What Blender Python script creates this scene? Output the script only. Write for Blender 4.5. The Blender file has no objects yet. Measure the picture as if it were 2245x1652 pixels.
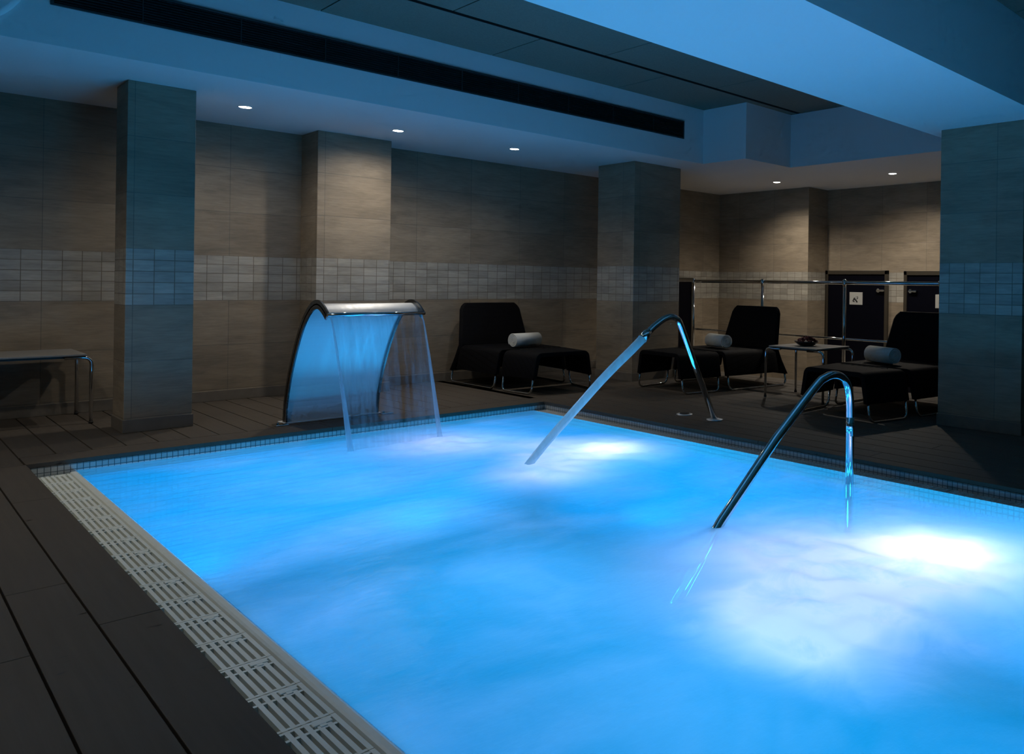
import bpy, bmesh, math, random
from mathutils import Vector, Matrix, noise as mn
random.seed(7)
PI = math.pi
scene = bpy.context.scene
COL = scene.collection

# ------------------------------------------------------------------ materials
def mat_new(name):
    m = bpy.data.materials.new(name); m.use_nodes = True
    nt = m.node_tree; nt.nodes.clear()
    out = nt.nodes.new('ShaderNodeOutputMaterial')
    return m, nt, out

def N(nt, typ, **kw):
    n = nt.nodes.new(typ)
    for k, v in kw.items():
        if k.startswith('_'): setattr(n, k[1:], v)
        else: n.inputs[k.replace('__', ' ')].default_value = v
    return n

def L(nt, a, b): nt.links.new(a, b)

def math_n(nt, op, a, b=None, clamp=False):
    n = nt.nodes.new('ShaderNodeMath'); n.operation = op; n.use_clamp = clamp
    for i, v in enumerate((a, b)):
        if v is None: continue
        if isinstance(v, (int, float)): n.inputs[i].default_value = v
        else: L(nt, v, n.inputs[i])
    return n.outputs[0]

def mix_c(nt, fac, a, b, blend='MIX'):
    n = nt.nodes.new('ShaderNodeMix'); n.data_type = 'RGBA'; n.blend_type = blend
    for s, v in ((n.inputs[0], fac), (n.inputs[6], a), (n.inputs[7], b)):
        if isinstance(v, (int, float)): s.default_value = v
        elif isinstance(v, tuple): s.default_value = (*v, 1) if len(v) == 3 else v
        else: L(nt, v, s)
    return n.outputs[2]

def bsdf(nt, out, color=(.5, .5, .5), rough=.5, metal=0.0, spec=.5):
    p = nt.nodes.new('ShaderNodeBsdfPrincipled')
    if isinstance(color, tuple): p.inputs['Base Color'].default_value = (*color, 1)
    else: L(nt, color, p.inputs['Base Color'])
    if isinstance(rough, (int, float)): p.inputs['Roughness'].default_value = rough
    else: L(nt, rough, p.inputs['Roughness'])
    p.inputs['Metallic'].default_value = metal
    p.inputs['Specular IOR Level'].default_value = spec
    L(nt, p.outputs[0], out.inputs[0])
    return p

def bump(nt, p, height, strength=.3, dist=.01):
    b = N(nt, 'ShaderNodeBump', Strength=strength, Distance=dist)
    L(nt, height, b.inputs['Height']); L(nt, b.outputs[0], p.inputs['Normal'])

def simple(name, color, rough=.5, metal=0.0, spec=.5, nscale=40, namp=.12, nbump=.05):
    m, nt, out = mat_new(name)
    tc = N(nt, 'ShaderNodeTexCoord')
    nz = N(nt, 'ShaderNodeTexNoise', Scale=nscale, Detail=4.0)
    L(nt, tc.outputs['Object'], nz.inputs['Vector'])
    lo = tuple(c*(1-namp) for c in color); hi = tuple(min(1, c*(1+namp)) for c in color)
    c = mix_c(nt, nz.outputs[0], lo, hi)
    p = bsdf(nt, out, c, rough, metal, spec)
    if nbump: bump(nt, p, nz.outputs[0], nbump, .004)
    return m

def mat_tile(name, big=(.285, .24, .18), small=(.41, .40, .355)):
    m, nt, out = mat_new(name)
    uv = N(nt, 'ShaderNodeUVMap', _uv_map='UVMap')
    sep = N(nt, 'ShaderNodeSeparateXYZ'); L(nt, uv.outputs[0], sep.inputs[0])
    v = sep.outputs[1]
    band = math_n(nt, 'MULTIPLY', math_n(nt, 'GREATER_THAN', v, .98), math_n(nt, 'LESS_THAN', v, 1.42))
    def bricks(w, h, z0, mort, c1, c2):
        mp = N(nt, 'ShaderNodeMapping'); mp.inputs['Location'].default_value = (50*w, -z0+40*h, 0)
        L(nt, uv.outputs[0], mp.inputs[0])
        b = nt.nodes.new('ShaderNodeTexBrick'); b.offset = 0; b.squash = 1
        b.inputs['Scale'].default_value = 1; b.inputs['Mortar Size'].default_value = mort
        b.inputs['Mortar Smooth'].default_value = .1; b.inputs['Bias'].default_value = 0
        b.inputs['Brick Width'].default_value = w; b.inputs['Row Height'].default_value = h
        b.inputs['Color1'].default_value = (*c1, 1); b.inputs['Color2'].default_value = (*c2, 1)
        b.inputs['Mortar'].default_value = (.17, .155, .13, 1)
        L(nt, mp.outputs[0], b.inputs[0]); return b
    B = bricks(.712, .435, .11, .0032, tuple(c*.86 for c in big), tuple(c*1.1 for c in big))
    S = bricks(.137, .088, .98, .0032, tuple(c*.8 for c in small), tuple(c*1.12 for c in small))
    # stone-like horizontal streaks
    mp = N(nt, 'ShaderNodeMapping'); mp.inputs['Scale'].default_value = (1.6, 7, 1)
    L(nt, uv.outputs[0], mp.inputs[0])
    n1 = N(nt, 'ShaderNodeTexNoise', Scale=1.3, Detail=7.0, Roughness=.62, Distortion=.5); L(nt, mp.outputs[0], n1.inputs[0])
    mp2 = N(nt, 'ShaderNodeMapping'); mp2.inputs['Scale'].default_value = (7, 60, 1)
    L(nt, uv.outputs[0], mp2.inputs[0])
    n2 = N(nt, 'ShaderNodeTexNoise', Scale=1.0, Detail=4.0, Roughness=.6); L(nt, mp2.outputs[0], n2.inputs[0])
    base = mix_c(nt, band, B.outputs[0], S.outputs[0])
    r1 = N(nt, 'ShaderNodeMapRange'); r1.inputs[1].default_value = .3; r1.inputs[2].default_value = .7; r1.inputs[3].default_value = .72; r1.inputs[4].default_value = 1.22
    L(nt, n1.outputs[0], r1.inputs[0])
    r2 = N(nt, 'ShaderNodeMapRange'); r2.inputs[1].default_value = .3; r2.inputs[2].default_value = .7; r2.inputs[3].default_value = .86; r2.inputs[4].default_value = 1.12
    L(nt, n2.outputs[0], r2.inputs[0])
    k = math_n(nt, 'MULTIPLY', r1.outputs[0], r2.outputs[0])
    cm = N(nt, 'ShaderNodeCombineColor'); [L(nt, k, cm.inputs[i]) for i in range(3)]
    col = mix_c(nt, 1.0, base, cm.outputs[0], 'MULTIPLY')
    rust = mix_c(nt, math_n(nt, 'MULTIPLY', n1.outputs[0], .35), col, (.27, .19, .12))
    p = bsdf(nt, out, rust, .55, 0, .35)
    fac = mix_c(nt, band, B.outputs[1], S.outputs[1])
    h = math_n(nt, 'ADD', math_n(nt, 'MULTIPLY', fac, -1.0), math_n(nt, 'MULTIPLY', n2.outputs[0], .35))
    bump(nt, p, h, .5, .006)
    return m

def mat_grid(name, w, c1, c2, mortar, rough=.25, msize=.0022):
    m, nt, out = mat_new(name)
    uv = N(nt, 'ShaderNodeUVMap', _uv_map='UVMap')
    b = nt.nodes.new('ShaderNodeTexBrick'); b.offset = 0
    mp = N(nt, 'ShaderNodeMapping'); mp.inputs['Location'].default_value = (40*w, 40*w, 0); L(nt, uv.outputs[0], mp.inputs[0])
    b.inputs['Scale'].default_value = 1; b.inputs['Mortar Size'].default_value = msize
    b.inputs['Brick Width'].default_value = w; b.inputs['Row Height'].default_value = w
    b.inputs['Color1'].default_value = (*c1, 1); b.inputs['Color2'].default_value = (*c2, 1); b.inputs['Mortar'].default_value = (*mortar, 1)
    L(nt, mp.outputs[0], b.inputs[0])
    p = bsdf(nt, out, b.outputs[0], rough)
    bump(nt, p, math_n(nt, 'MULTIPLY', b.outputs[1], -1.0), .4, .003)
    return m

def mat_wood(name):
    m, nt, out = mat_new(name)
    uv = N(nt, 'ShaderNodeUVMap', _uv_map='UVMap')
    mp = N(nt, 'ShaderNodeMapping'); mp.inputs['Scale'].default_value = (38, 1.6, 1); L(nt, uv.outputs[0], mp.inputs[0])
    n1 = N(nt, 'ShaderNodeTexNoise', Scale=1.0, Detail=6.0, Roughness=.6); L(nt, mp.outputs[0], n1.inputs[0])
    n2 = N(nt, 'ShaderNodeTexNoise', Scale=2.3, Detail=4.0); L(nt, uv.outputs[0], n2.inputs[0])
    c = mix_c(nt, n1.outputs[0], (.058, .049, .040), (.112, .093, .075))
    c = mix_c(nt, math_n(nt, 'MULTIPLY', n2.outputs[0], .5), c, (.056, .049, .042))
    # small wet blotches, stretched across the boards
    mp3 = N(nt, 'ShaderNodeMapping'); mp3.inputs['Scale'].default_value = (5, 13, 1); L(nt, uv.outputs[0], mp3.inputs[0])
    n3 = N(nt, 'ShaderNodeTexNoise', Scale=1.5, Detail=3.0); L(nt, mp3.outputs[0], n3.inputs[0])
    w = N(nt, 'ShaderNodeMapRange'); w.inputs[1].default_value = .68; w.inputs[2].default_value = .72; L(nt, n3.outputs[0], w.inputs[0])
    c = mix_c(nt, w.outputs[0], c, (.018, .016, .014))
    r = N(nt, 'ShaderNodeMapRange'); r.inputs[3].default_value = .62; r.inputs[4].default_value = .4; L(nt, w.outputs[0], r.inputs[0])
    p = bsdf(nt, out, c, r.outputs[0], 0, .2)
    bump(nt, p, n1.outputs[0], .25, .003)
    return m

def mat_metal(name, color=(.62, .63, .64), rough=.08, streak=False, metal=1.0):
    m, nt, out = mat_new(name)
    tc = N(nt, 'ShaderNodeTexCoord')
    mp = N(nt, 'ShaderNodeMapping'); mp.inputs['Scale'].default_value = (30, 3, 2) if streak else (9, 9, 9)
    L(nt, tc.outputs['Object'], mp.inputs[0])
    nz = N(nt, 'ShaderNodeTexNoise', Scale=1.0, Detail=5.0); L(nt, mp.outputs[0], nz.inputs[0])
    r = N(nt, 'ShaderNodeMapRange'); r.inputs[3].default_value = rough*.7; r.inputs[4].default_value = rough*1.4
    L(nt, nz.outputs[0], r.inputs[0])
    bsdf(nt, out, color, r.outputs[0], metal)
    return m

def mat_emit(name, color, strength):
    m, nt, out = mat_new(name)
    e = N(nt, 'ShaderNodeEmission', Strength=strength); e.inputs[0].default_value = (*color, 1)
    L(nt, e.outputs[0], out.inputs[0]); return m

def mat_panel(name):
    m, nt, out = mat_new(name)
    uv = N(nt, 'ShaderNodeUVMap', _uv_map='UVMap')
    n1 = N(nt, 'ShaderNodeTexNoise', Scale=55.0, Detail=5.0, Roughness=.7, Distortion=1.2); L(nt, uv.outputs[0], n1.inputs[0])
    n2 = N(nt, 'ShaderNodeTexNoise', Scale=2.0, Detail=3.0); L(nt, uv.outputs[0], n2.inputs[0])
    c = mix_c(nt, n1.outputs[0], (.15, .145, .12), (.33, .31, .25))
    c = mix_c(nt, math_n(nt, 'MULTIPLY', n2.outputs[0], .35), c, (.18, .17, .14))
    p = bsdf(nt, out, c, .95, 0, .1)
    bump(nt, p, n1.outputs[0], .6, .006)
    return m

def mat_weave(name, color):
    m, nt, out = mat_new(name)
    uv = N(nt, 'ShaderNodeTexCoord')
    b = nt.nodes.new('ShaderNodeTexBrick'); b.offset = .5
    b.inputs['Scale'].default_value = 1; b.inputs['Brick Width'].default_value = .03; b.inputs['Row Height'].default_value = .012
    b.inputs['Mortar Size'].default_value = .0015
    b.inputs['Color1'].default_value = (*color, 1); b.inputs['Color2'].default_value = (*[c*1.25 for c in color], 1); b.inputs['Mortar'].default_value = (*[c*.5 for c in color], 1)
    L(nt, uv.outputs['Object'], b.inputs[0])
    p = bsdf(nt, out, b.outputs[0], .7, 0, .1)
    bump(nt, p, math_n(nt, 'MULTIPLY', b.outputs[1], -1.0), .5, .003)
    return m

# bubbling jets in the pool floor: foam gathers round them (x, y, radius)
JETS = [(3.95, 4.62, .62), (3.2, 4.3, .55), (3.5, 1.68, .95), (2.95, 2.0, .9), (3.15, 5.65, .8), (2.5, 1.7, .5)]

def mat_water(name):
    m, nt, out = mat_new(name)
    geo = N(nt, 'ShaderNodeNewGeometry')
    pos = geo.outputs['Position']
    # slow swirls of aerated water
    mp = N(nt, 'ShaderNodeMapping'); mp.inputs['Scale'].default_value = (.75, 1.05, 1); mp.inputs['Rotation'].default_value = (0, 0, .5)
    L(nt, pos, mp.inputs[0])
    n1 = N(nt, 'ShaderNodeTexNoise', Scale=.95, Detail=4.0, Roughness=.48, Distortion=.8); L(nt, mp.outputs[0], n1.inputs[0])
    n2 = N(nt, 'ShaderNodeTexNoise', Scale=3.3, Detail=6.0, Roughness=.6, Distortion=.8); L(nt, pos, n2.inputs[0])
    sw = N(nt, 'ShaderNodeMapRange'); sw.inputs[1].default_value = .33; sw.inputs[2].default_value = .78; L(nt, n1.outputs[0], sw.inputs[0])
    foam = math_n(nt, 'MULTIPLY', sw.outputs[0], .46)
    sep = N(nt, 'ShaderNodeSeparateXYZ'); L(nt, pos, sep.inputs[0])
    for (jx, jy, jr) in JETS:
        cx = N(nt, 'ShaderNodeCombineXYZ'); cx.inputs[0].default_value = jx; cx.inputs[1].default_value = jy
        cz = N(nt, 'ShaderNodeCombineXYZ'); L(nt, sep.outputs[0], cz.inputs[0]); L(nt, sep.outputs[1], cz.inputs[1])
        d = N(nt, 'ShaderNodeVectorMath', _operation='DISTANCE'); L(nt, cz.outputs[0], d.inputs[0]); L(nt, cx.outputs[0], d.inputs[1])
        dd = math_n(nt, 'ADD', d.outputs['Value'], math_n(nt, 'MULTIPLY', math_n(nt, 'SUBTRACT', n1.outputs[0], .5), jr*1.6))
        dd = math_n(nt, 'ADD', dd, math_n(nt, 'MULTIPLY', math_n(nt, 'SUBTRACT', n2.outputs[0], .5), jr*.5))
        r = N(nt, 'ShaderNodeMapRange', _interpolation_type='SMOOTHSTEP'); r.inputs[1].default_value = jr*1.25; r.inputs[2].default_value = jr*.1
        L(nt, dd, r.inputs[0])
        foam = math_n(nt, 'ADD', foam, math_n(nt, 'MULTIPLY', r.outputs[0], .75))
    foam = math_n(nt, 'MINIMUM', foam, 1.0)
    foam = math_n(nt, 'MULTIPLY', foam, math_n(nt, 'ADD', .55, math_n(nt, 'MULTIPLY', n2.outputs[0], .85)), True)
    tint = mix_c(nt, foam, (.002, .46, .55), (.72, .60, .66))
    tr = nt.nodes.new('ShaderNodeBsdfTranslucent'); L(nt, tint, tr.inputs[0])
    df = nt.nodes.new('ShaderNodeBsdfDiffuse'); L(nt, tint, df.inputs[0])
    m1 = N(nt, 'ShaderNodeMixShader', Fac=.12); L(nt, tr.outputs[0], m1.inputs[1]); L(nt, df.outputs[0], m1.inputs[2])
    tp = nt.nodes.new('ShaderNodeBsdfTransparent'); tp.inputs[0].default_value = (.04, .84, 1, 1)
    clear = math_n(nt, 'MULTIPLY', math_n(nt, 'SUBTRACT', 1.0, foam), .58)
    m2 = nt.nodes.new('ShaderNodeMixShader'); L(nt, clear, m2.inputs[0]); L(nt, m1.outputs[0], m2.inputs[1]); L(nt, tp.outputs[0], m2.inputs[2])
    gl = N(nt, 'ShaderNodeBsdfGlossy', Roughness=.3)
    fr = N(nt, 'ShaderNodeFresnel', IOR=1.33)
    mpb = N(nt, 'ShaderNodeMapping'); mpb.inputs['Scale'].default_value = (5, 9, 5); L(nt, pos, mpb.inputs[0])
    nb = N(nt, 'ShaderNodeTexNoise', Scale=1.2, Detail=5.0, Roughness=.55); L(nt, mpb.outputs[0], nb.inputs[0])
    bp = N(nt, 'ShaderNodeBump', Strength=.25, Distance=.03); L(nt, nb.outputs[0], bp.inputs['Height'])
    L(nt, bp.outputs[0], gl.inputs['Normal']); L(nt, bp.outputs[0], fr.inputs['Normal'])
    frm = math_n(nt, 'MULTIPLY', fr.outputs[0], .55)
    m3 = nt.nodes.new('ShaderNodeMixShader'); L(nt, frm, m3.inputs[0]); L(nt, m2.outputs[0], m3.inputs[1]); L(nt, gl.outputs[0], m3.inputs[2])
    L(nt, m3.outputs[0], out.inputs[0])
    return m

def mat_stream(name, clear, tint=(.75, .9, 1.0), gloss=.12):
    m, nt, out = mat_new(name)
    tc = N(nt, 'ShaderNodeTexCoord')
    mp = N(nt, 'ShaderNodeMapping'); mp.inputs['Scale'].default_value = (22, 2, 1.2); L(nt, tc.outputs['Object'], mp.inputs[0])
    nz = N(nt, 'ShaderNodeTexNoise', Scale=1.0, Detail=4.0); L(nt, mp.outputs[0], nz.inputs[0])
    tp = nt.nodes.new('ShaderNodeBsdfTransparent')
    tr = nt.nodes.new('ShaderNodeBsdfTranslucent'); tr.inputs[0].default_value = (*tint, 1)
    df = nt.nodes.new('ShaderNodeBsdfDiffuse'); df.inputs[0].default_value = (*tint, 1)
    a = N(nt, 'ShaderNodeMixShader', Fac=.5); L(nt, tr.outputs[0], a.inputs[1]); L(nt, df.outputs[0], a.inputs[2])
    gl = N(nt, 'ShaderNodeBsdfGlossy', Roughness=.1)
    b = N(nt, 'ShaderNodeMixShader', Fac=gloss); L(nt, a.outputs[0], b.inputs[1]); L(nt, gl.outputs[0], b.inputs[2])
    r = N(nt, 'ShaderNodeMapRange'); r.inputs[1].default_value = .3; r.inputs[2].default_value = .7
    r.inputs[3].default_value = max(0, clear-.1); r.inputs[4].default_value = min(1, clear+.08); L(nt, nz.outputs[0], r.inputs[0])
    c = nt.nodes.new('ShaderNodeMixShader'); L(nt, r.outputs[0], c.inputs[0]); L(nt, b.outputs[0], c.inputs[1]); L(nt, tp.outputs[0], c.inputs[2])
    L(nt, c.outputs[0], out.inputs[0])
    return m

M = dict(
    tile=mat_tile('stone_tile'),
    lower=simple('pale_floor_stone', (.42, .38, .32), .5, nscale=8),
    skirt=simple('skirting_stone', (.16, .14, .115), .55, nscale=14, namp=.25),
    paint=simple('white_paint', (.80, .80, .79), .75, spec=.2, nscale=60, namp=.01, nbump=.02),
    panel=mat_panel('wood_wool_panel'),
    black=simple('black_recess', (.006, .006, .006), .8, spec=.1),
    wood=mat_wood('dark_deck_wood'),
    mosaic=mat_grid('pool_mosaic', .0335, (.34, .37, .37), (.42, .44, .43), (.07, .09, .10)),
    basin=mat_grid('basin_mosaic', .0335, (.25, .62, .85), (.35, .72, .92), (.2, .45, .6)),
    rim=mat_grid('rim_ceramic', .0335, (.78, .79, .76), (.84, .85, .82), (.4, .4, .38), .35, .003),
    grate=simple('white_plastic', (.84, .87, .80), .35, nscale=25, namp=.06),
    chrome=mat_metal('polished_steel', (.66, .67, .68), .07),
    brushed=mat_metal('brushed_steel', (.62, .64, .66), .42, True, .5),
    flange=mat_metal('steel_dark_reflection', (.16, .165, .17), .25),  # base colour darkened in place of the dark wall this steel reflects
    darkmetal=simple('dark_louver_metal', (.035, .036, .04), .45, 0.0, .5),
    fabric=mat_weave('black_woven_fabric', (.0035, .0035, .005)),
    towel=simple('white_terry', (.60, .60, .56), .95, spec=.1, nscale=160, namp=.12, nbump=.6),
    top=simple('grey_laminate', (.21, .20, .185), .45, nscale=30),
    door=simple('dark_blue_door', (.0012, .0015, .005), .45, spec=.12, nscale=6),
    frame=simple('brown_door_frame', (.045, .038, .028), .35, nscale=20),
    sign=simple('sign_plate', (.42, .42, .40), .5, nscale=10, namp=.03, nbump=0),
    ink=simple('sign_ink', (.01, .01, .01), .6, nbump=0),
    bowl=simple('dark_bowl', (.035, .012, .009), .35, nscale=30),
    petal=simple('red_petals', (.13, .012, .010), .7, nscale=70, namp=.4),
    rubber=simple('black_rubber', (.01, .01, .01), .7),
    water=mat_water('churning_water'),
    curtain=mat_stream('thin_falling_water', .945, (.62, .85, .95), .06),
    stream=mat_stream('falling_stream', .66, (.7, .88, 1.0), .12),
    jet=mat_stream('jet_water', .12, (.72, .97, 1.0), .06),
    lamp=mat_emit('lamp_lens', (1.0, .95, .86), 30.0),
    lamp_blue=mat_emit('pool_lamp_lens', (.3, .75, 1.0), 2.0),
)

# ------------------------------------------------------------------ mesh helpers
def bm_new():
    bm = bmesh.new(); bm.loops.layers.uv.new('UVMap'); return bm

def face_uv(bm, f, off=(0, 0)):
    uvl = bm.loops.layers.uv[0]
    f.normal_update(); n = f.normal
    ax = max(range(3), key=lambda i: abs(n[i]))
    for l in f.loops:
        c = l.vert.co
        u, v = ((c.y, c.z), (c.x, c.z), (c.x, c.y))[ax]
        l[uvl].uv = (u-off[0], v-off[1])

def box(bm, x0, x1, y0, y1, z0, z1, off=(0, 0), bev=0):
    vs = [bm.verts.new((x, y, z)) for x in (x0, x1) for y in (y0, y1) for z in (z0, z1)]
    fs = []
    for q in ((0, 1, 3, 2), (4, 6, 7, 5), (0, 4, 5, 1), (2, 3, 7, 6), (0, 2, 6, 4), (1, 5, 7, 3)):
        f = bm.faces.new([vs[i] for i in q]); fs.append(f)
    if bev:
        es = list({e for f in fs for e in f.edges})
        r = bmesh.ops.bevel(bm, geom=es, offset=bev, segments=2, affect='EDGES', profile=.5)
        for f in r['faces']: face_uv(bm, f, off)
        fs = [f for f in fs if f.is_valid]
    for f in fs: face_uv(bm, f, off)
    return vs

def fillet(pts, rad, n=7):
    pts = [Vector(p) for p in pts]; out = [pts[0]]
    for i in range(1, len(pts)-1):
        r = rad[i-1] if isinstance(rad, (list, tuple)) else rad
        a, b, c = pts[i-1], pts[i], pts[i+1]
        d1 = (a-b).normalized(); d2 = (c-b).normalized()
        ang = d1.angle(d2)
        if r <= 0 or ang > PI-.02: out.append(b); continue
        t = min(r/math.tan(ang/2), (a-b).length*.49, (c-b).length*.49)
        r2 = t*math.tan(ang/2)
        cen = b+(d1+d2).normalized()*(r2/math.sin(ang/2))
        p1, p2 = b+d1*t, b+d2*t
        v1, v2 = p1-cen, p2-cen
        th = v1.angle(v2)
        for k in range(n+1):
            s = k/n
            out.append(cen+(v1*math.sin((1-s)*th)+v2*math.sin(s*th))/math.sin(th))
    out.append(pts[-1]); return out

def smooth_pts(pts, n=6):
    P = [Vector(p) for p in pts]; out = []
    for i in range(len(P)-1):
        p0 = P[max(i-1, 0)]; p1 = P[i]; p2 = P[i+1]; p3 = P[min(i+2, len(P)-1)]
        for k in range(n):
            t = k/n
            out.append(.5*((2*p1)+(p2-p0)*t+(2*p0-5*p1+4*p2-p3)*t*t+(3*p1-p0-3*p2+p3)*t**3))
    out.append(P[-1]); return out

def tube(bm, pts, r, seg=14, caps=True):
    pts = [Vector(p) for p in pts]
    rs = r if isinstance(r, (list, tuple)) else [r]*len(pts)
    t0 = (pts[1]-pts[0]).normalized()
    up = Vector((0, 0, 1)) if abs(t0.z) < .9 else Vector((1, 0, 0))
    nrm = (up-t0*up.dot(t0)).normalized()
    rings = []
    for i, p in enumerate(pts):
        if i == 0: t = t0
        elif i == len(pts)-1: t = (pts[i]-pts[i-1]).normalized()
        else: t = (pts[i+1]-pts[i-1]).normalized()
        nrm = (nrm-t*nrm.dot(t)).normalized(); bi = t.cross(nrm)
        rings.append([bm.verts.new(p+(nrm*math.cos(a)+bi*math.sin(a))*rs[i]) for a in [2*PI*k/seg for k in range(seg)]])
    for a, b in zip(rings, rings[1:]):
        for k in range(seg):
            f = bm.faces.new((a[k], a[(k+1) % seg], b[(k+1) % seg], b[k])); f.smooth = True
    if caps:
        bm.faces.new(rings[0][::-1]); bm.faces.new(rings[-1])

def lathe(bm, prof, c=(0, 0, 0), seg=28, caps=True):
    rings = []
    for r, z in prof:
        rings.append([bm.verts.new((c[0]+r*math.cos(2*PI*k/seg), c[1]+r*math.sin(2*PI*k/seg), c[2]+z)) for k in range(seg)])
    for a, b in zip(rings, rings[1:]):
        for k in range(seg):
            f = bm.faces.new((a[k], a[(k+1) % seg], b[(k+1) % seg], b[k])); f.smooth = True
    if caps: bm.faces.new(rings[0][::-1]); bm.faces.new(rings[-1])

def loft(bm, rings, close=True, smooth=True, caps=True):
    R = [[bm.verts.new(v) for v in r] for r in rings]
    n = len(R[0])
    for a, b in zip(R, R[1:]):
        for k in range(n if close else n-1):
            f = bm.faces.new((a[k], a[(k+1) % n], b[(k+1) % n], b[k])); f.smooth = smooth
    if caps and close:
        bm.faces.new(R[0][::-1]); bm.faces.new(R[-1])

def obj(name, bm, mat, parent=None, bevel=0, fix=True):
    if fix: bmesh.ops.recalc_face_normals(bm, faces=bm.faces)
    me = bpy.data.meshes.new(name); bm.to_mesh(me); bm.free()
    o = bpy.data.objects.new(name, me); COL.objects.link(o)
    for mm in (mat if isinstance(mat, list) else [mat]): me.materials.append(mm)
    if parent is not None: o.parent = parent
    if bevel:
        b = o.modifiers.new('bev', 'BEVEL'); b.width = bevel; b.segments = 2; b.limit_method = 'ANGLE'
    return o

def thing(name, label, cat, loc=(0, 0, 0), rz=0, group=None):
    o = bpy.data.objects.new(name, None); COL.objects.link(o)
    o.location = loc; o.rotation_euler = (0, 0, rz); o.empty_display_size = .1
    return tag(o, label, cat, group)

def tag(o, label=None, cat=None, group=None, kind=None):
    if label: o['label'] = label
    if cat: o['category'] = cat
    if group: o['group'] = group
    if kind: o['kind'] = kind
    return o

def struct(name, bm, mat, parent=None, bevel=0):
    o = obj(name, bm, mat, parent, bevel)
    if parent is None: o['kind'] = 'structure'
    return o

def copy_tree(o, parent=None):
    c = o.copy(); COL.objects.link(c)
    if parent is not None: c.parent = parent
    for ch in o.children: copy_tree(ch, c)
    return c

# ------------------------------------------------------------------ dimensions
WY = 8.66            # back wall
SZ = 2.71            # soffit
UZ = 3.38            # upper ceiling
FY = 6.62            # fascia
PX0, PX1, PY1 = .79, 4.77, 6.50      # edges of the deck round the pool
WZ = -.0775           # water level
X0, X1, Y0 = -3.0, 10.4, -2.6

# ------------------------------------------------------------------ floor (deck boards)
bm = bm_new()
def boards(xs, y0, y1, shift, length=2.1):
    for i in range(len(xs)-1):
        a, b = xs[i]+.0035, xs[i+1]-.0035
        y = y0-random.random()*length
        while y < y1:
            s, e = max(y, y0)+.001, min(y+length, y1)-.001
            if e-s > .02: box(bm, a, b, s, e, -.028, 0, (random.random()*9, random.random()*9), 0)
            y += length
left = [.597+.19*0 + (PX0-.005-.597)] + [.597-.188*k for k in range(20)]
boards(sorted(left), Y0, PY1-.002, 0)
far_x = [.775+.195*k for k in range(-19, 22)]
boards([x for x in far_x if x <= .78], PY1+.002, WY, 0)
boards([x for x in far_x if x >= .77 and x < 4.9], PY1+.27, WY, 0)
right = [PX1]+[4.9+.195*k for k in range(0, 18)]
boards(right, Y0, WY, 0)
x = .78
while x < 4.77:                                   # border board along the far pool edge
    e = min(x+1.9, 4.766); box(bm, x+.001, e-.001, PY1, PY1+.264, -.028, 0, (x*3, .3)); x += 1.9
for f in list(bm.faces): pass
uvl = bm.loops.layers.uv[0]
struct('floor', bm, M['wood'], bevel=.0025)
bm = bm_new()
for (a, b, c, d) in ((X0, .785, Y0, WY), (.785, PX1, PY1+.01, WY), (PX1+.006, 8.25, Y0, WY)):
    box(bm, a, b, c, d, -.3, -.0285)
struct('floor_underlay', bm, M['black'])
bm = bm_new(); box(bm, 8.25, 11.2, Y0, WY, -.75, -.6)
struct('floor_lower', bm, M['lower'])

# ------------------------------------------------------------------ walls, columns
def tile_wall(name, boxes, bevel=0):
    bm = bm_new()
    for b in boxes: box(bm, *b[:6], off=(b[6], 0) if len(b) > 6 else (0, 0))
    return struct(name, bm, M['tile'], bevel=bevel)
tile_wall('wall_back', [(X0, 3.25, WY, WY+.2, -.75, 3.6, 1.126), (3.25, 11.2, WY, WY+.2, -.75, 3.6, 4.502)])
tile_wall('wall_right', [(9.88, X1+.4, 6.86, WY, -.75, SZ+.05, 7.516), (X1, X1+.2, Y0, 6.86, -.75, SZ+.05, 6.609)])
tile_wall('wall_left', [(X0-.2, X0, Y0, WY, -.3, 3.6)])
tile_wall('wall_front', [(X0, 11.2, Y0-.2, Y0, -.75, 3.6)])
def column(x0, x1, y0, y1, z1, off, label, name='column', skirt_faces=True):
    o = tile_wall(name, [(x0, x1, y0, y1, 0, z1, off)], bevel=.004)
    o['label'] = label
    if skirt_faces:
        bm = bm_new(); box(bm, x0-.008, x1+.008, y0-.008, y1+.008, 0, .1)
        obj('skirting', bm, M['skirt'], o, bevel=.003)
    return o
column(1.445, 1.90, 7.31, 7.67, SZ, 1.493, 'square stone tiled column next to the bench')
column(3.215, 3.985, 8.24, WY, SZ, 3.288, 'shallow tiled pilaster on the back wall behind the fountain', skirt_faces=False)
column(6.53, 7.34, 7.12, 7.81, SZ, 6.62, 'wide tiled column right of the far lounge chair')
column(6.50, 6.98, 2.39, 3.115, 2.59, 2.612, 'tiled column under the ceiling beam at the right edge')
bm = bm_new(); box(bm, X0, 3.215, WY-.012, WY, 0, .1); box(bm, 3.985, 8.25, WY-.012, WY, 0, .1); box(bm, 3.205, 3.995, 8.228, 8.24, 0, .1)
struct('baseboard_back', bm, M['skirt'], bevel=.003)

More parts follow.
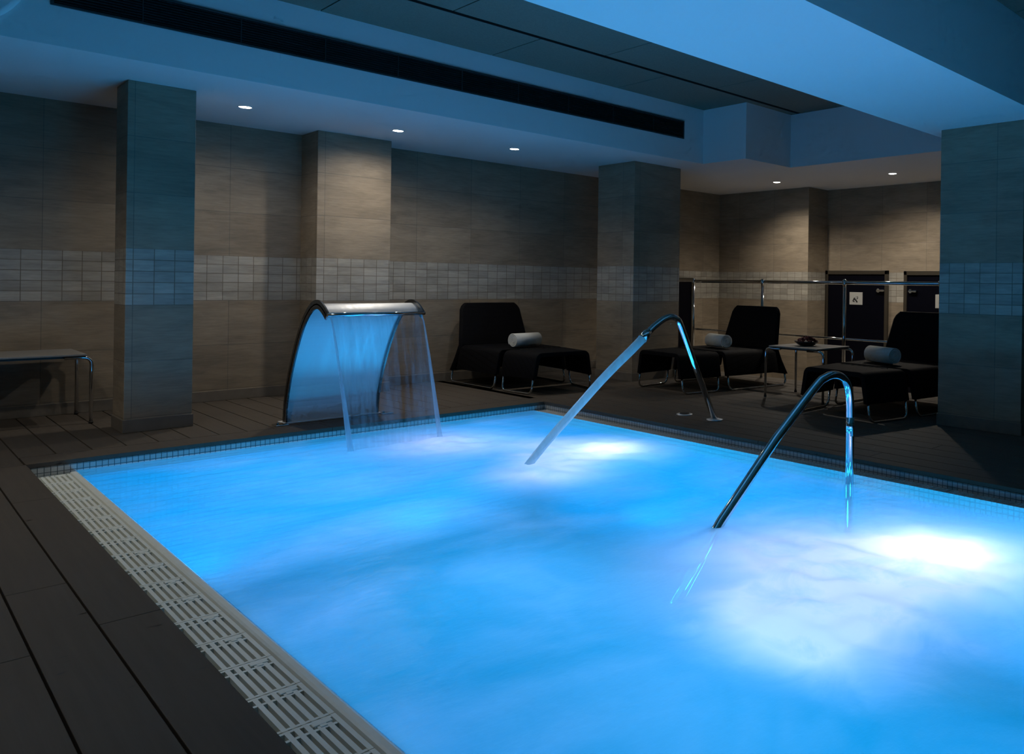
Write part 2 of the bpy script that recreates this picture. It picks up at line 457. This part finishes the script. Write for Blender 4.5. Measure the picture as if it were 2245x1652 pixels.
# ------------------------------------------------------------------ ceilings
bm = bm_new()
box(bm, X0, X1+.4, FY, WY, SZ, SZ+.03)
box(bm, 7.22, X1+.4, 5.93, FY, SZ, SZ+.03)
box(bm, 8.12, X1+.4, Y0, 5.93, SZ, SZ+.03)
struct('ceiling_soffit', bm, M['paint'])
bm = bm_new()
box(bm, X0, 7.22, FY, FY+.05, SZ+.03, UZ+.04)
box(bm, 7.22, 7.27, 5.93, FY+.05, SZ+.03, UZ+.04)
box(bm, 7.27, 8.12, 5.93, 5.98, SZ+.03, UZ+.04)
box(bm, 8.12, 8.17, Y0, 5.98, SZ+.03, UZ+.04)
struct('ceiling_fascia', bm, M['paint'])
bm = bm_new()
SLOT = 5.80
def panels(xs, y0, y1, z):
    for a, b in zip(xs, xs[1:]):
        box(bm, a+.006, b-.006, y0, y1, z, z+.012, (random.random()*5, random.random()*5))
panels([2.58+1.6*k for k in range(-4, 5)], SLOT+.03, FY-.004, UZ)
panels([3.29+1.6*k for k in range(-4, 5)], SLOT-.78, SLOT-.03, UZ)
panels([2.58+1.6*k for k in range(-4, 5)], SLOT-1.57, SLOT-.79, UZ)
panels([3.29+1.6*k for k in range(-4, 5)], 3.27, SLOT-1.58, UZ)
panels([2.58+1.6*k for k in range(-4, 5)], .6, 2.22, 3.235)
panels([2.58+1.6*k for k in range(-4, 5)], Y0, .59, 3.235)
struct('ceiling', bm, M['panel'])
bm = bm_new(); box(bm, X0, 8.12, SLOT-.034, SLOT+.034, UZ+.002, UZ+.05); struct('ceiling_track', bm, M['black'])
bm = bm_new(); box(bm, X0, 10.8, Y0, WY, UZ+.09, UZ+.2); struct('ceiling_slab', bm, M['black'])
bm = bm_new(); box(bm, X0, 8.12, 2.215, 3.27, 2.59, UZ+.08)
struct('ceiling_beam', bm, M['paint'])

# ------------------------------------------------------------------ pool shell
bm = bm_new()
box(bm, PX0, PX1+.2, PY1, PY1+.2, -1.35, -.03)                     # far tiled wall under the deck edge
box(bm, PX1, PX1+.2, Y0, PY1, -1.35, -.03)
box(bm, PX0-.03, PX0-.005, Y0, PY1, -.4, -.03)
struct('pool_wall_tiles', bm, M['mosaic'])
bm = bm_new()
box(bm, 1.0, PX1, Y0, PY1, -1.45, -1.3)
box(bm, 1.0, 1.03, Y0, PY1, -1.3, -.12); box(bm, 4.67, PX1, Y0, PY1, -1.3, -.12); box(bm, 1.03, 4.67, PY1-.003, PY1, -1.3, -.12)
box(bm, 1.03, 4.67, Y0, Y0+.05, -1.3, -.09)
struct('pool_basin', bm, M['basin'])
bm = bm_new()
box(bm, .9985, 1.04, Y0, PY1-.001, -.14, -.079)
struct('pool_rim', bm, M['grate'], bevel=.012)
bm = bm_new()
y = Y0
while y < PY1-.02:                                                # ribbed ceramic edge on the right
    box(bm, 4.661, PX1-.001, y, y+.0225, -.13, -.080, bev=.003); y += .025
box(bm, 4.659, PX1-.001, Y0, PY1-.002, -.14, -.088); box(bm, 4.648, 4.6605, Y0, PY1-.002, -.16, -.0765)
struct('pool_rim_ribbed', bm, M['rim'])
bm = bm_new()
box(bm, .765, .9985, Y0, PY1, -.4, -.34); box(bm, .985, .998, Y0, PY1, -.34, -.10)
struct('pool_gutter_channel', bm, M['black'])

# drain grating: roll-up plastic modules
grate = thing('drain_grating', 'long white plastic overflow grating between the dark deck boards and the water', 'grating', (.797, 0, -.11))
bm = bm_new()
W, P = .198, .258
nb = 8; bw = .0145; pitch = (W-bw)/(nb-1)
for k in range(nb):
    a = k*pitch
    box(bm, a, a+bw, 0, P-.003, -.018, .022 if k in (0, nb-1) else .021)
for (a, b) in ((.002, .013), (.196, .208), (.243, .2545)):
    box(bm, 0, W, a, b, -.016, .0205)
gm = obj('grate_module', bm, M['grate'], grate)
bm = bm_new()
box(bm, W*.62, W*.90, .218, .24, -.01, .0235, bev=.003); box(bm, W*.70, W*.80, .205, .222, -.01, .0228, bev=.002)
clip = obj('clip', bm, M['grate'], gm)
y = PY1-.002-P; first = True
while y > -.4:
    g = gm if first else gm.copy()
    if not first:
        COL.objects.link(g); g.parent = grate
        c = clip.copy(); COL.objects.link(c); c.parent = g
    g.location = (0, y, 0); first = False; y -= P

# ------------------------------------------------------------------ water
bm = bm_new()
nx, ny = 92, 210
xa, xb, ya, yb = 1.034, 4.650, Y0+.04, PY1-.0025
def wz(x, y):
    z = 0
    for (jx, jy, jr) in JETS:
        d = math.hypot(x-jx, y-jy)
        z += .012*math.exp(-(d/jr)**2*2)*(1+1.6*mn.noise(Vector((x*7, y*7, 1))))
    z += .007*mn.noise(Vector((x*1.6+3, y*2.3, 0)))+.0035*mn.noise(Vector((x*5, y*7, 4)))
    edge = min((x-xa)/.15, (xb-x)/.2, (yb-y)/.2, 1)
    return WZ+z*max(edge, 0)
vs = [[bm.verts.new((xa+(xb-xa)*i/nx, ya+(yb-ya)*j/ny, wz(xa+(xb-xa)*i/nx, ya+(yb-ya)*j/ny))) for i in range(nx+1)] for j in range(ny+1)]
for j in range(ny):
    for i in range(nx):
        f = bm.faces.new((vs[j][i], vs[j][i+1], vs[j+1][i+1], vs[j+1][i])); f.smooth = True
tag(obj('pool_water', bm, M['water'], fix=False), 'glowing bright blue churning water filling the whole pool', 'water', kind='stuff')

# ------------------------------------------------------------------ waterfall fountain
XF0, XF1 = 2.46, 3.245
fo = thing('waterfall_fountain', 'curved stainless steel sheet waterfall on the far deck edge', 'fountain', (2.85, 6.93, 0))
prof = smooth_pts([(0, 6.945, 0), (0, 6.925, .18), (0, 6.845, .417), (0, 6.725, .65), (0, 6.60, .835), (0, 6.49, .945), (0, 6.38, 1.012), (0, 6.27, 1.03), (0, 6.17, .995), (0, 6.09, .94)], 5)
def shell_rings(prof, xs, th):
    pr = []
    for i, p in enumerate(prof):
        a = prof[max(i-1, 0)]; b = prof[min(i+1, len(prof)-1)]
        t = (b-a).normalized(); n = Vector((0, -t.z, t.y))     # towards the pool
        if n.y > 0 and i < len(prof)*.6: n = -n
        pr.append((p, n))
    return pr
pr = []
for i, p in enumerate(prof):
    a = prof[max(i-1, 0)]; b = prof[min(i+1, len(prof)-1)]
    t = (b-a).normalized(); n = Vector((0, -t.z, t.y)); pr.append((p, n))
bm = bm_new()
def sheet_strip(bm, x0, x1, d0, d1, off=Vector((2.85, 6.93, 0))):
    rings = []
    for p, n in pr:
        a = p+n*d0; b = p+n*d1
        rings.append([Vector((x0, a.y, a.z))-off, Vector((x1, a.y, a.z))-off, Vector((x1, b.y, b.z))-off, Vector((x0, b.y, b.z))-off])
    loft(bm, rings, smooth=False)
sheet_strip(bm, XF0, XF1, .018, .030)
sh = obj('curved_sheet', bm, M['brushed'], fo)
for f in sh.data.polygons: f.use_smooth = False
for xx in (XF0, XF1-.014):
    bm = bm_new(); sheet_strip(bm, xx, xx+.012, -.012, .06)
    obj('side_flange', bm, M['flange'], fo)
bm = bm_new(); tube(bm, [(XF0-2.85, 6.085-6.93, .932), (XF1-2.85, 6.085-6.93, .932)], .016, 12)
obj('spill_lip', bm, M['chrome'], fo)
bm = bm_new(); box(bm, XF0-2.85-.02, XF1-2.85+.02, -.05, .08, 0, .014, bev=.004)
obj('base_plate', bm, M['brushed'], fo)
bm = bm_new(); box(bm, -.07, .03, -.05, .05, 0, .012, bev=.003)
for sx in (-1, 1):
    lathe(bm, [(.012, .012), (.012, .022), (.006, .026)], (-.04, 0, 0), 8)
bk = obj('floor_bracket', bm, M['chrome'], fo); bk.location = (XF0-2.85-.03, -.07, 0)
c2 = bk.copy(); COL.objects.link(c2); c2.parent = fo; c2.location = (XF1-2.85+.07, -.07, 0)

# falling sheet of water and its two thicker edges
def fall(s):      # s 0..1 from the lip to the pool
    return 6.082-.25*s**.5*.4-.15*s, .925-(.925-WZ+.01)*s
wc = thing('water_curtain', 'thin clear sheet of water falling from the steel fountain into the pool', 'falling water', (2.9, 5.9, WZ))
bm = bm_new()
nxx, ns = 36, 26
for side in (0, 1):
    g = []
    for j in range(ns+1):
        s = j/ns; yy, zz = fall(s)
        row = []
        for i in range(nxx+1):
            u = i/nxx
            xx = (2.48+.06*s)*(1-u)+(3.215+.045*s)*u
            rip = .004*mn.noise(Vector((u*22, s*1.4, 0)))*(.3+s)
            row.append(bm.verts.new((xx-2.9, yy-5.9+rip+(.002 if side else -.002), zz-WZ)))
        g.append(row)
    for j in range(ns):
        for i in range(nxx):
            f = bm.faces.new((g[j][i], g[j][i+1], g[j+1][i+1], g[j+1][i])); f.smooth = True
obj('sheet', bm, M['curtain'], wc, fix=False)
for (xa_, xb_) in ((2.48, 2.54), (3.215, 3.26)):
    bm = bm_new()
    pts = []; rs = []
    for j in range(19):
        s = j/18; yy, zz = fall(s); pts.append((xa_+(xb_-xa_)*s-2.9, yy-5.9, zz-WZ)); rs.append(.006+.017*s**1.3)
    tube(bm, pts, rs, 10); obj('edge_stream', bm, M['stream'], wc)

# ------------------------------------------------------------------ swan neck jet
YS = 4.60
sw = thing('jet_pipe', 'bent chrome jet pipe rising from the deck and spouting into the pool', 'water jet pipe', (5.21, YS, 0))
def loc(p, o): return Vector(p)-Vector(o)
axis = [(5.222, YS, .004), (4.93, YS, .545), (4.79, YS, .812), (4.735, YS, .90), (4.665, YS, .928), (4.60, YS, .922), (4.535, YS, .897), (4.43, YS, .838), (4.345, YS, .772)]
bm = bm_new(); tube(bm, [loc(p, (5.21, YS, 0)) for p in [axis[0]]+smooth_pts(axis[1:], 5)], .0265, 18)
obj('pipe', bm, M['chrome'], sw)
bm = bm_new(); lathe(bm, [(.075, 0), (.075, .008), (.05, .014), (.03, .02)], (0.01, 0, 0)); obj('floor_flange', bm, M['brushed'], sw)
bm = bm_new(); tube(bm, [loc(p, (5.21, YS, 0)) for p in ((4.40, YS, .818), (4.37, YS, .795), (4.325, YS, .757))], [.028, .037, .039], 18); obj('nozzle', bm, M['chrome'], sw)
jt = [(4.335, YS, .765), (4.20, YS, .668), (4.045, YS, .562), (3.89, YS, .449), (3.735, YS, .325), (3.60, YS, .218), (3.47, YS, .114), (3.37, YS, .03), (3.24, YS, -.088)]
bm = bm_new(); pts = smooth_pts([loc(p, jt[-1]) for p in jt], 3)
tube(bm, pts, [.036-.008*i/len(pts) for i in range(len(pts))], 16)
o = obj('water_jet', bm, M['jet']); o.location = jt[-1]
tag(o, 'slanting jet of pale blue water from the bent pipe to the pool surface', 'water jet')

# deck push button
o = thing('deck_button', 'small round dark steel button set in the deck left of the jet pipe', 'button', (5.24, 4.99, 0))
bm = bm_new(); lathe(bm, [(.075, 0), (.075, .006), (.06, .010), (.05, .010), (.05, 0)], caps=False); obj('ring', bm, M['brushed'], o)
bm = bm_new(); lathe(bm, [(.045, .002), (.045, .014), (.03, .018)]); obj('push_cap', bm, M['rubber'], o)

# ------------------------------------------------------------------ pool handrail
YH = 2.715
hr = thing('pool_handrail', 'polished steel entry handrail standing in the pool water', 'handrail', (4.41, YH, WZ))
pts = [(3.0, YH+.02, -.32), (3.146, YH, -.052), (3.617, YH, .324)]
ax = [(2.80, YH, -.40), (3.14, YH, -.055), (3.61, YH, .318), (4.0, YH, .582), (4.11, YH, .632), (4.215, YH, .643), (4.31, YH, .618), (4.375, YH, .560), (4.403, YH, .47), (4.41, YH, .36), (4.412, YH, .1), (4.412, YH, -.6)]
core = smooth_pts(ax[2:10], 5)
bm = bm_new(); tube(bm, [loc(p, (4.41, YH, WZ)) for p in [Vector(ax[0]), Vector(ax[1])]+core+[Vector(ax[10]), Vector(ax[11])]], .027, 20)
obj('rail_tube', bm, M['chrome'], hr)
bm = bm_new(); tube(bm, [loc(p, (4.41, YH, WZ)) for p in ((4.41, YH, .355), (4.412, YH, .235))], .0278, 20)
obj('joint_sleeve', bm, M['chrome'], hr)
# ------------------------------------------------------------------ loungers
def shell_profile(w_top, w_bot, z_top, z_bot, r, th):
    """inverted U in (y, z): outer then inner, as one closed ring"""
    half_o = fillet([(0, -w_bot/2, z_bot), (0, -w_top/2, z_top), (0, w_top/2, z_top), (0, w_bot/2, z_bot)], r, 6)
    half_i = fillet([(0, -w_bot/2+th, z_bot), (0, -w_top/2+th*.9, z_top-th), (0, w_top/2-th*.9, z_top-th), (0, w_bot/2-th, z_bot)], max(r-th, .02), 6)
    return [(p.y, p.z) for p in half_o]+[(p.y, p.z) for p in reversed(half_i)]

def sled(x0, x1, y, z1):
    return fillet([(x0, y*.94, z1), (x0, y, .013), (x1, y, .013), (x1, y*.94, z1)], .06, 6)

def make_footstool():
    t = thing('footstool', 'x', 'footstool')
    bm = bm_new(); rows = []
    for x in (0, .012, .14, .27, .40, .528, .54):
        k = x/.54; rows.append([(x, y, z) for y, z in shell_profile(.68+.15*k, .77+.15*k, .445, .17, .075, .045)])
    loft(bm, rows, smooth=True)
    obj('seat_shell', bm, M['fabric'], t, bevel=.006)
    bm = bm_new()
    tube(bm, [(.465+.03*(k % 2), -.27+.0338*k, .447) for k in range(17)], .0045, 6)
    obj('lacing', bm, M['rubber'], t)
    for s in (-1, 1):
        bm = bm_new()
        tube(bm, [(p.x, p.y+s*(.075*p.x/.54), p.z) for p in sled(.03, .51, s*.385, .19)], .0115, 10)
        obj('sled_leg', bm, M['chrome'], t)
    return t

def make_chair():
    t = thing('lounge_chair', 'x', 'lounge chair')
    bm = bm_new(); rows = []
    for x in (0, .012, .2, .4, .6, .74, .82):
        k = x/.82; rows.append([(x, y, z) for y, z in shell_profile(.85+.07*k, .95+.08*k, .445, .17, .07, .045)])
    loft(bm, rows, smooth=True); obj('seat_shell', bm, M['fabric'], t, bevel=.006)
    # backrest: tapering padded board leaning back, reaching down behind the seat
    bm = bm_new()
    rows = []
    for z in (.14, .30, .45, .60, .75, .86, .905, .930, .942):
        k = (z-.14)/(.945-.14)
        w = 1.03-.23*k
        if z > .86: w -= .12*((z-.86)/.082)**2
        xc = .80+.14*max(0, z-.42)/.52+.13*max(0, .42-z)/.28
        th = .085-.025*k
        if z > .93: th *= .7
        e = min(.03, th*.45)
        ringp = []
        for (yy, xx) in ((-w/2+e, 0), (0, -.012), (w/2-e, 0), (w/2, e), (w/2, th-e), (w/2-e, th), (0, th+.012), (-w/2+e, th), (-w/2, th-e), (-w/2, e)):
            ringp.append((xc+xx+.02*(1-(2*yy/w)**2), yy, z))
        rows.append(ringp)
    loft(bm, rows, smooth=True)
    obj('backrest', bm, M['fabric'], t, bevel=.004)
    for s in (-1, 1):
        bm = bm_new()
        tube(bm, [(p.x, p.y+s*(.035*p.x), p.z) for p in sled(.03, .96, s*.475, .19)], .0115, 10)
        obj('sled_leg', bm, M['chrome'], t)
    return t

def make_towel(Lt=.37, r=.086):
    bm = bm_new(); pts = []
    turns = 4.6; n = 150; th = .0125
    for k in range(n+1):
        a = 2*PI*turns*k/n; rr = .012+(r-.012)*k/n
        pts.append((rr*math.cos(a), rr*math.sin(a), (math.cos(a), math.sin(a))))
    rings = []
    for (y, z, d) in pts:
        rings.append([(-Lt/2, y, z), (Lt/2, y, z), (Lt/2, y-d[0]*th, z-d[1]*th), (-Lt/2, y-d[0]*th, z-d[1]*th)])
    loft(bm, rings, smooth=True)
    return obj('rolled_towel', bm, M['towel'])

stool0, chair0, towel0 = make_footstool(), make_chair(), make_towel()
LG = [  # foot centre x, y, rotation of foot->back, stool label, chair label, towel label
    (5.315, 6.90, PI/2-.045, 'low black footstool at the pool-side end of the chair against the back wall', 'black lounge chair standing against the back wall right of the fountain', 'cream rolled towel on the seat of the chair against the back wall', .0),
    (6.15, 6.273, -.085, 'black footstool on chrome runners nearest the wide middle column', 'black lounge chair between the wide middle column and the small table', 'grey white rolled towel on the chair left of the small table', .08),
    (6.08, 3.93, -.09, 'black footstool behind the pool handrail, closest to the right column', 'black lounge chair half hidden behind the right column', 'grey white rolled towel on the chair beside the right column', .05),
]
for i, (fx, fy, rz, ls, lc, lt, tr) in enumerate(LG):
    st = stool0 if i == 0 else copy_tree(stool0)
    ch = chair0 if i == 0 else copy_tree(chair0)
    tw = towel0 if i == 0 else towel0.copy()
    if i: COL.objects.link(tw)
    d = Vector((math.cos(rz), math.sin(rz), 0)); s = Vector((-math.sin(rz), math.cos(rz), 0))
    st.location = (fx, fy, 0); st.rotation_euler = (0, 0, rz); tag(st, ls, 'footstool', 'footstools in front of the lounge chairs')
    p = Vector((fx, fy, 0))+d*.62
    ch.location = p; ch.rotation_euler = (0, 0, rz); tag(ch, lc, 'lounge chair', 'black lounge chairs round the pool')
    p = Vector((fx, fy, .445+.087))+d*((.74, .93, .86)[i])+s*((.02, .0, .06)[i])
    tw.location = p; tw.rotation_euler = (.3*i, 0, (3.23, -1.87, -1.92)[i]); tag(tw, lt, 'towel', 'rolled towels on the lounge chairs')

# ------------------------------------------------------------------ tables
def make_table(name, lx, ly, zt, leg_axis, label, cat, loc_):
    t = thing(name, label, cat, loc_)
    bm = bm_new(); box(bm, -lx/2, lx/2, -ly/2, ly/2, zt-.016, zt, bev=.004); obj('table_top', bm, M['top'], t)
    bm = bm_new(); box(bm, -lx/2+.05, lx/2-.05, -ly/2+.05, ly/2-.05, zt-.034, zt-.017); obj('under_frame', bm, M['darkmetal'], t)
    for sx in (-1, 1):
        for sy in (-1, 1):
            if leg_axis == 'x':
                pts = [(sx*(lx/2-.14), sy*(ly/2-.03), zt-.03), (sx*(lx/2+.035), sy*(ly/2-.03), zt-.03), (sx*(lx/2+.035), sy*(ly/2-.03), .012)]
            else:
                pts = [(sx*(lx/2-.03), sy*(ly/2-.14), zt-.03), (sx*(lx/2-.03), sy*(ly/2+.06), zt-.03), (sx*(lx/2-.03), sy*(ly/2+.06), .012)]
            bm = bm_new(); tube(bm, fillet(pts, .055, 7), .0135, 12); lg = obj('leg', bm, M['chrome'], t)
            bm = bm_new(); q = pts[-1]; tube(bm, [(q[0], q[1], 0), (q[0], q[1], .02)], .0155, 12); obj('rubber_foot', bm, M['rubber'], lg)
    return t
make_table('bench', 1.9, .66, .57, 'x', 'long low bench with chrome legs at the left edge beside the column', 'bench', (.375, 8.28, 0))
make_table('side_table', .62, .62, .56, 'y', 'small square table with chrome legs between two lounge chairs', 'table', (7.0, 4.83, 0))
b = thing('bowl', 'shallow dark bowl on the small square table', 'bowl', (6.98, 4.85, .56))
bm = bm_new(); lathe(bm, [(.06, 0), (.09, .012), (.125, .04), (.135, .052), (.128, .052), (.085, .022), (.01, .014)]); obj('dish', bm, M['bowl'], b)
bm = bm_new()
for k in range(60):
    a = random.random()*2*PI; r = .10*math.sqrt(random.random())
    c = Vector((r*math.cos(a), r*math.sin(a), .03+.045*(1-(r/.11)**2)+random.random()*.012))
    mtx = Matrix.Translation(c) @ Matrix.Rotation(random.random()*6, 4, Vector((random.random()-.5, random.random()-.5, random.random()-.5)).normalized()) @ Matrix.Diagonal((1, .8, .45, 1))
    bmesh.ops.create_icosphere(bm, subdivisions=1, radius=.02+.008*random.random(), matrix=mtx)
o = obj('potpourri', bm, M['petal']); o.location = (6.98, 4.85, .565)
tag(o, 'heap of dark red dried petals in the bowl', 'petals', kind='stuff')

# ------------------------------------------------------------------ guard rail
XR = 8.10
gr = thing('guard_rail', 'long chrome guard rail behind the loungers', 'railing', (XR, 5.9, 0))
bm = bm_new(); tube(bm, [(0, 8.2-5.9, 1.25), (0, 2.2-5.9, 1.245)], .022, 16); obj('top_rail', bm, M['chrome'], gr)
bm = bm_new(); tube(bm, [(0, 7.57-5.9, .575), (0, 2.6-5.9, .572)], .0125, 12); obj('middle_rail', bm, M['chrome'], gr)
for y in (7.57, 6.336, 5.087, 3.86, 2.62):
    bm = bm_new(); tube(bm, [(0, y-5.9, 0), (0, y-5.9, 1.24)], .0205, 14); pp = obj('post', bm, M['chrome'], gr)
    bm = bm_new(); lathe(bm, [(.027, -.03), (.031, -.015), (.031, .022), (.018, .034), (.012, .042)], (0, y-5.9, 1.25), 14); obj('post_cap', bm, M['chrome'], pp)

# ------------------------------------------------------------------ doors in the right and back walls
def make_door(name, y0, y1, zt, handle_y, sign=None):
    bm = bm_new()
    x = X1
    box(bm, x-.03, x-.004, y0+.05, y1-.05, -.6, zt-.06)
    d = struct(name, bm, M['door'])
    bm = bm_new()
    box(bm, x-.05, x-.001, y0, y0+.05, -.6, zt); box(bm, x-.05, x-.001, y1-.05, y1, -.6, zt); box(bm, x-.05, x-.001, y0, y1, zt-.06, zt)
    obj('door_frame', bm, M['frame'], d, bevel=.004)
    bm = bm_new(); box(bm, x-.075, x-.031, handle_y-.065, handle_y+.065, 1.135, 1.165, bev=.008); box(bm, x-.06, x-.031, handle_y+.02, handle_y+.06, 1.12, 1.18, bev=.006)
    obj('door_closer', bm, M['chrome'], d)
    if sign:
        a, b, z0, z1 = sign
        bm = bm_new(); box(bm, x-.036, x-.031, a, b, z0, z1, bev=.001); s = obj('door_sign', bm, M['sign'], d)
        s['label'] = 'pale square pictogram sign'
    return d
d1 = make_door('door_1', 5.77, 6.858, 1.45, 5.88, (6.195, 6.42, .93, 1.12))
d2 = make_door('door_2', 4.45, 5.51, 1.44, 5.36, (4.83, 5.022, .917, 1.11))
bm = bm_new()      # little dark figure on the first sign
xs = X1-.0375
def stroke(p, q, w=.007):
    tube(bm, [(xs, p[0], p[1]), (xs, q[0], q[1])], w, 6)
stroke((6.335, 1.035), (6.36, .985)); stroke((6.335, 1.035), (6.285, .97), .009); stroke((6.36, .985), (6.335, .978), .006); stroke((6.32, 1.005), (6.34, 1.02), .008)
stroke((6.295, 1.015), (6.275, 1.03), .004); stroke((6.275, 1.03), (6.28, 1.06), .004); stroke((6.30, 1.04), (6.305, 1.055), .004)
obj('pictogram', bm, M['ink'], [c for c in d1.children if c.name.startswith('door_sign')][0])
bm = bm_new(); box(bm, 8.33, 9.17, WY-.03, WY-.004, -.6, 1.25); d3 = struct('door_3', bm, M['door'])
bm = bm_new(); box(bm, 8.27, 8.33, WY-.05, WY-.001, -.6, 1.31); box(bm, 9.17, 9.20, WY-.05, WY-.001, -.6, 1.31); box(bm, 8.33, 9.17, WY-.05, WY-.001, 1.25, 1.31)
obj('door_frame', bm, M['frame'], d3, bevel=.004)

# ------------------------------------------------------------------ air grille on the fascia
ag = thing('air_grille', 'long dark louvred air grille along the ceiling fascia', 'air vent', (3.87, FY, 2.97))
gx0, gx1, gz0, gz1 = .885-3.87, 6.866-3.87, 0, .217
bm = bm_new()
box(bm, gx0, gx1, -.012, 0, gz0, gz0+.016); box(bm, gx0, gx1, -.012, 0, gz1-.016, gz1); box(bm, gx0, gx0+.018, -.012, 0, gz0+.016, gz1-.016); box(bm, gx1-.018, gx1, -.012, 0, gz0+.016, gz1-.016)
obj('grille_frame', bm, M['darkmetal'], ag, bevel=.002)
bm = bm_new()
for k in range(10):
    z = gz0+.024+.0185*k
    vs_ = [(gx0+.018, -.010, z), (gx0+.018, -.002, z+.010), (gx0+.018, -.0005, z+.009), (gx0+.018, -.0085, z-.001)]
    loft(bm, [[Vector(v) for v in vs_], [Vector(v)+Vector((gx1-gx0-.036, 0, 0)) for v in vs_]], smooth=False)
obj('louvre_blades', bm, M['darkmetal'], ag)
xx = gx0+.5
while xx < gx1-.2:
    bm = bm_new(); box(bm, xx, xx+.005, -.0115, -.001, gz0+.016, gz1-.016); obj('mullion', bm, M['darkmetal'], ag); xx += .62
bm = bm_new(); box(bm, gx0+.018, gx1-.018, -.0008, -.0002, gz0+.016, gz1-.016); obj('backing', bm, M['black'], ag)
# round plate at the far left end of the fascia
o = thing('wall_disc', 'pale round disc on the ceiling fascia in the top left corner', 'round plate', (.35, FY, 3.16))
bm = bm_new(); lathe(bm, [(.44, 0), (.44, .02), (.41, .03)], seg=48); d = obj('disc_plate', bm, M['paint'], o); d.rotation_euler = (PI/2, 0, 0)

# ------------------------------------------------------------------ downlights
def light(name, typ, loc_, energy, color=(1, 1, 1), **kw):
    l = bpy.data.lights.new(name, typ); l.energy = energy; l.color = color
    for k, v in kw.items(): setattr(l, k, v)
    o = bpy.data.objects.new(name, l); COL.objects.link(o); o.location = loc_
    return o
dl0 = thing('downlight', 'x', 'downlight')
bm = bm_new(); lathe(bm, [(.049, -.001), (.060, -.001), (.062, -.004), (.052, -.006), (.049, -.003)], seg=28, caps=False); obj('trim_ring', bm, M['paint'], dl0)
bm = bm_new(); lathe(bm, [(.0475, -.0045), (.0475, -.0015)], seg=24); obj('lens', bm, M['lamp'], dl0)
DL = [(2.36, 7.645, 'downlight in the soffit nearest the column by the bench'), (3.742, 7.605, 'downlight in the soffit in front of the bright pilaster'), (5.10, 7.578, 'downlight in the soffit above the far lounge chair'),
      (9.14, 6.915, 'downlight over the recessed corner with the doors'), (9.349, 5.158, 'downlight in front of the doors nearest the right column')]
WARM = (1.0, .90, .76)
for i, (x, y, lab) in enumerate(DL):
    d = dl0 if i == 0 else copy_tree(dl0)
    d.location = (x, y, SZ); tag(d, lab, 'downlight', 'recessed ceiling downlights')
    E_ = [48, 82, 30, 140, 190][i]
    light('downlight_lamp', 'SPOT', (x, y, SZ-.012), E_, WARM, spot_size=(2.85, 2.85, 2.5, 2.46, 2.66)[i], spot_blend=(1, 1, .9, 1, 1)[i], shadow_soft_size=.035)
# the same row of downlights goes on over the left deck, outside the picture
for (x, y, e) in ((-.55, 7.1, 40), (.0, 4.9, 56), (.1, 1.8, 5)):
    light('downlight_lamp', 'SPOT', (x, y, SZ-.012), e, WARM, spot_size=2.7, spot_blend=.7, shadow_soft_size=.035)

# ------------------------------------------------------------------ underwater lamps
BLUE = (.22, .46, .87)
for i, x in enumerate((1.9, 3.8)):
    for j, y in enumerate((.1, 1.5, 2.9, 4.3, 5.7)):
        light('pool_lamp', 'AREA', (x, y, -1.15), ((30, 27, 27, 24, 23), (26, 26, 17, 26, 24))[i][j], BLUE, shape='DISK', size=.6).rotation_euler = (PI, 0, 0)
WH = (.92, .90, 1.0)
light('pool_spot', 'AREA', (3.98, 4.60, -.32), 2.0, WH, shape='DISK', size=.22).rotation_euler = (PI, 0, 0)
light('pool_spot', 'AREA', (3.15, 4.25, -.40), .6, WH, shape='DISK', size=.3).rotation_euler = (PI, 0, 0)
light('pool_spot', 'AREA', (3.62, 1.70, -.34), 2.6, WH, shape='DISK', size=.26).rotation_euler = (PI, 0, 0)
light('pool_spot', 'AREA', (2.75, 1.95, -.65), 1.1, WH, shape='DISK', size=.5).rotation_euler = (PI, 0, 0)
light('pool_spot', 'AREA', (3.25, 1.80, -.6), 1.0, WH, shape='DISK', size=.5).rotation_euler = (PI, 0, 0)
light('pool_spot', 'AREA', (3.2, 5.5, -.6), 1.1, WH, shape='DISK', size=.5).rotation_euler = (PI, 0, 0)

# ------------------------------------------------------------------ world, camera, view
w = bpy.data.worlds.new('world'); scene.world = w; w.use_nodes = True
w.node_tree.nodes['Background'].inputs[0].default_value = (.02, .03, .04, 1)
w.node_tree.nodes['Background'].inputs[1].default_value = .05

f, yaw, roll, cx, cy, H = 1716.788, .8303, .01408, 1540.0, 623.89, 1.2
c, s = math.cos(yaw), math.sin(yaw)
F = Vector((s, c, 0)); R0 = Vector((c, -s, 0)); U0 = Vector((0, 0, 1))
cr, sr = math.cos(roll), math.sin(roll)
R = R0*cr+U0*sr; U = U0*cr-R0*sr
cam = bpy.data.cameras.new('camera'); co = bpy.data.objects.new('camera', cam); COL.objects.link(co)
cam.sensor_fit = 'HORIZONTAL'; cam.sensor_width = 36; cam.lens = 36*f/2245
cam.shift_x = -(cx-1122.5)/2245; cam.shift_y = -(826-cy)/2245
cam.clip_start = .05; cam.clip_end = 60
co.matrix_world = Matrix(((R.x, U.x, -F.x, 0), (R.y, U.y, -F.y, 0), (R.z, U.z, -F.z, H), (0, 0, 0, 1)))
scene.camera = co

vs_ = scene.view_settings
vs_.view_transform = 'Standard'; vs_.look = 'None'; vs_.gamma = 1; vs_.exposure = 0; vs_.use_curve_mapping = False
cy_ = scene.cycles
cy_.use_denoising = True; cy_.sample_clamp_indirect = 4; cy_.sample_clamp_direct = 0
cy_.max_bounces = 5; cy_.diffuse_bounces = 3; cy_.glossy_bounces = 3; cy_.transparent_max_bounces = 8
cy_.use_adaptive_sampling = True; cy_.adaptive_threshold = .07; cy_.adaptive_min_samples = 12
cy_.caustics_reflective = False; cy_.caustics_refractive = False
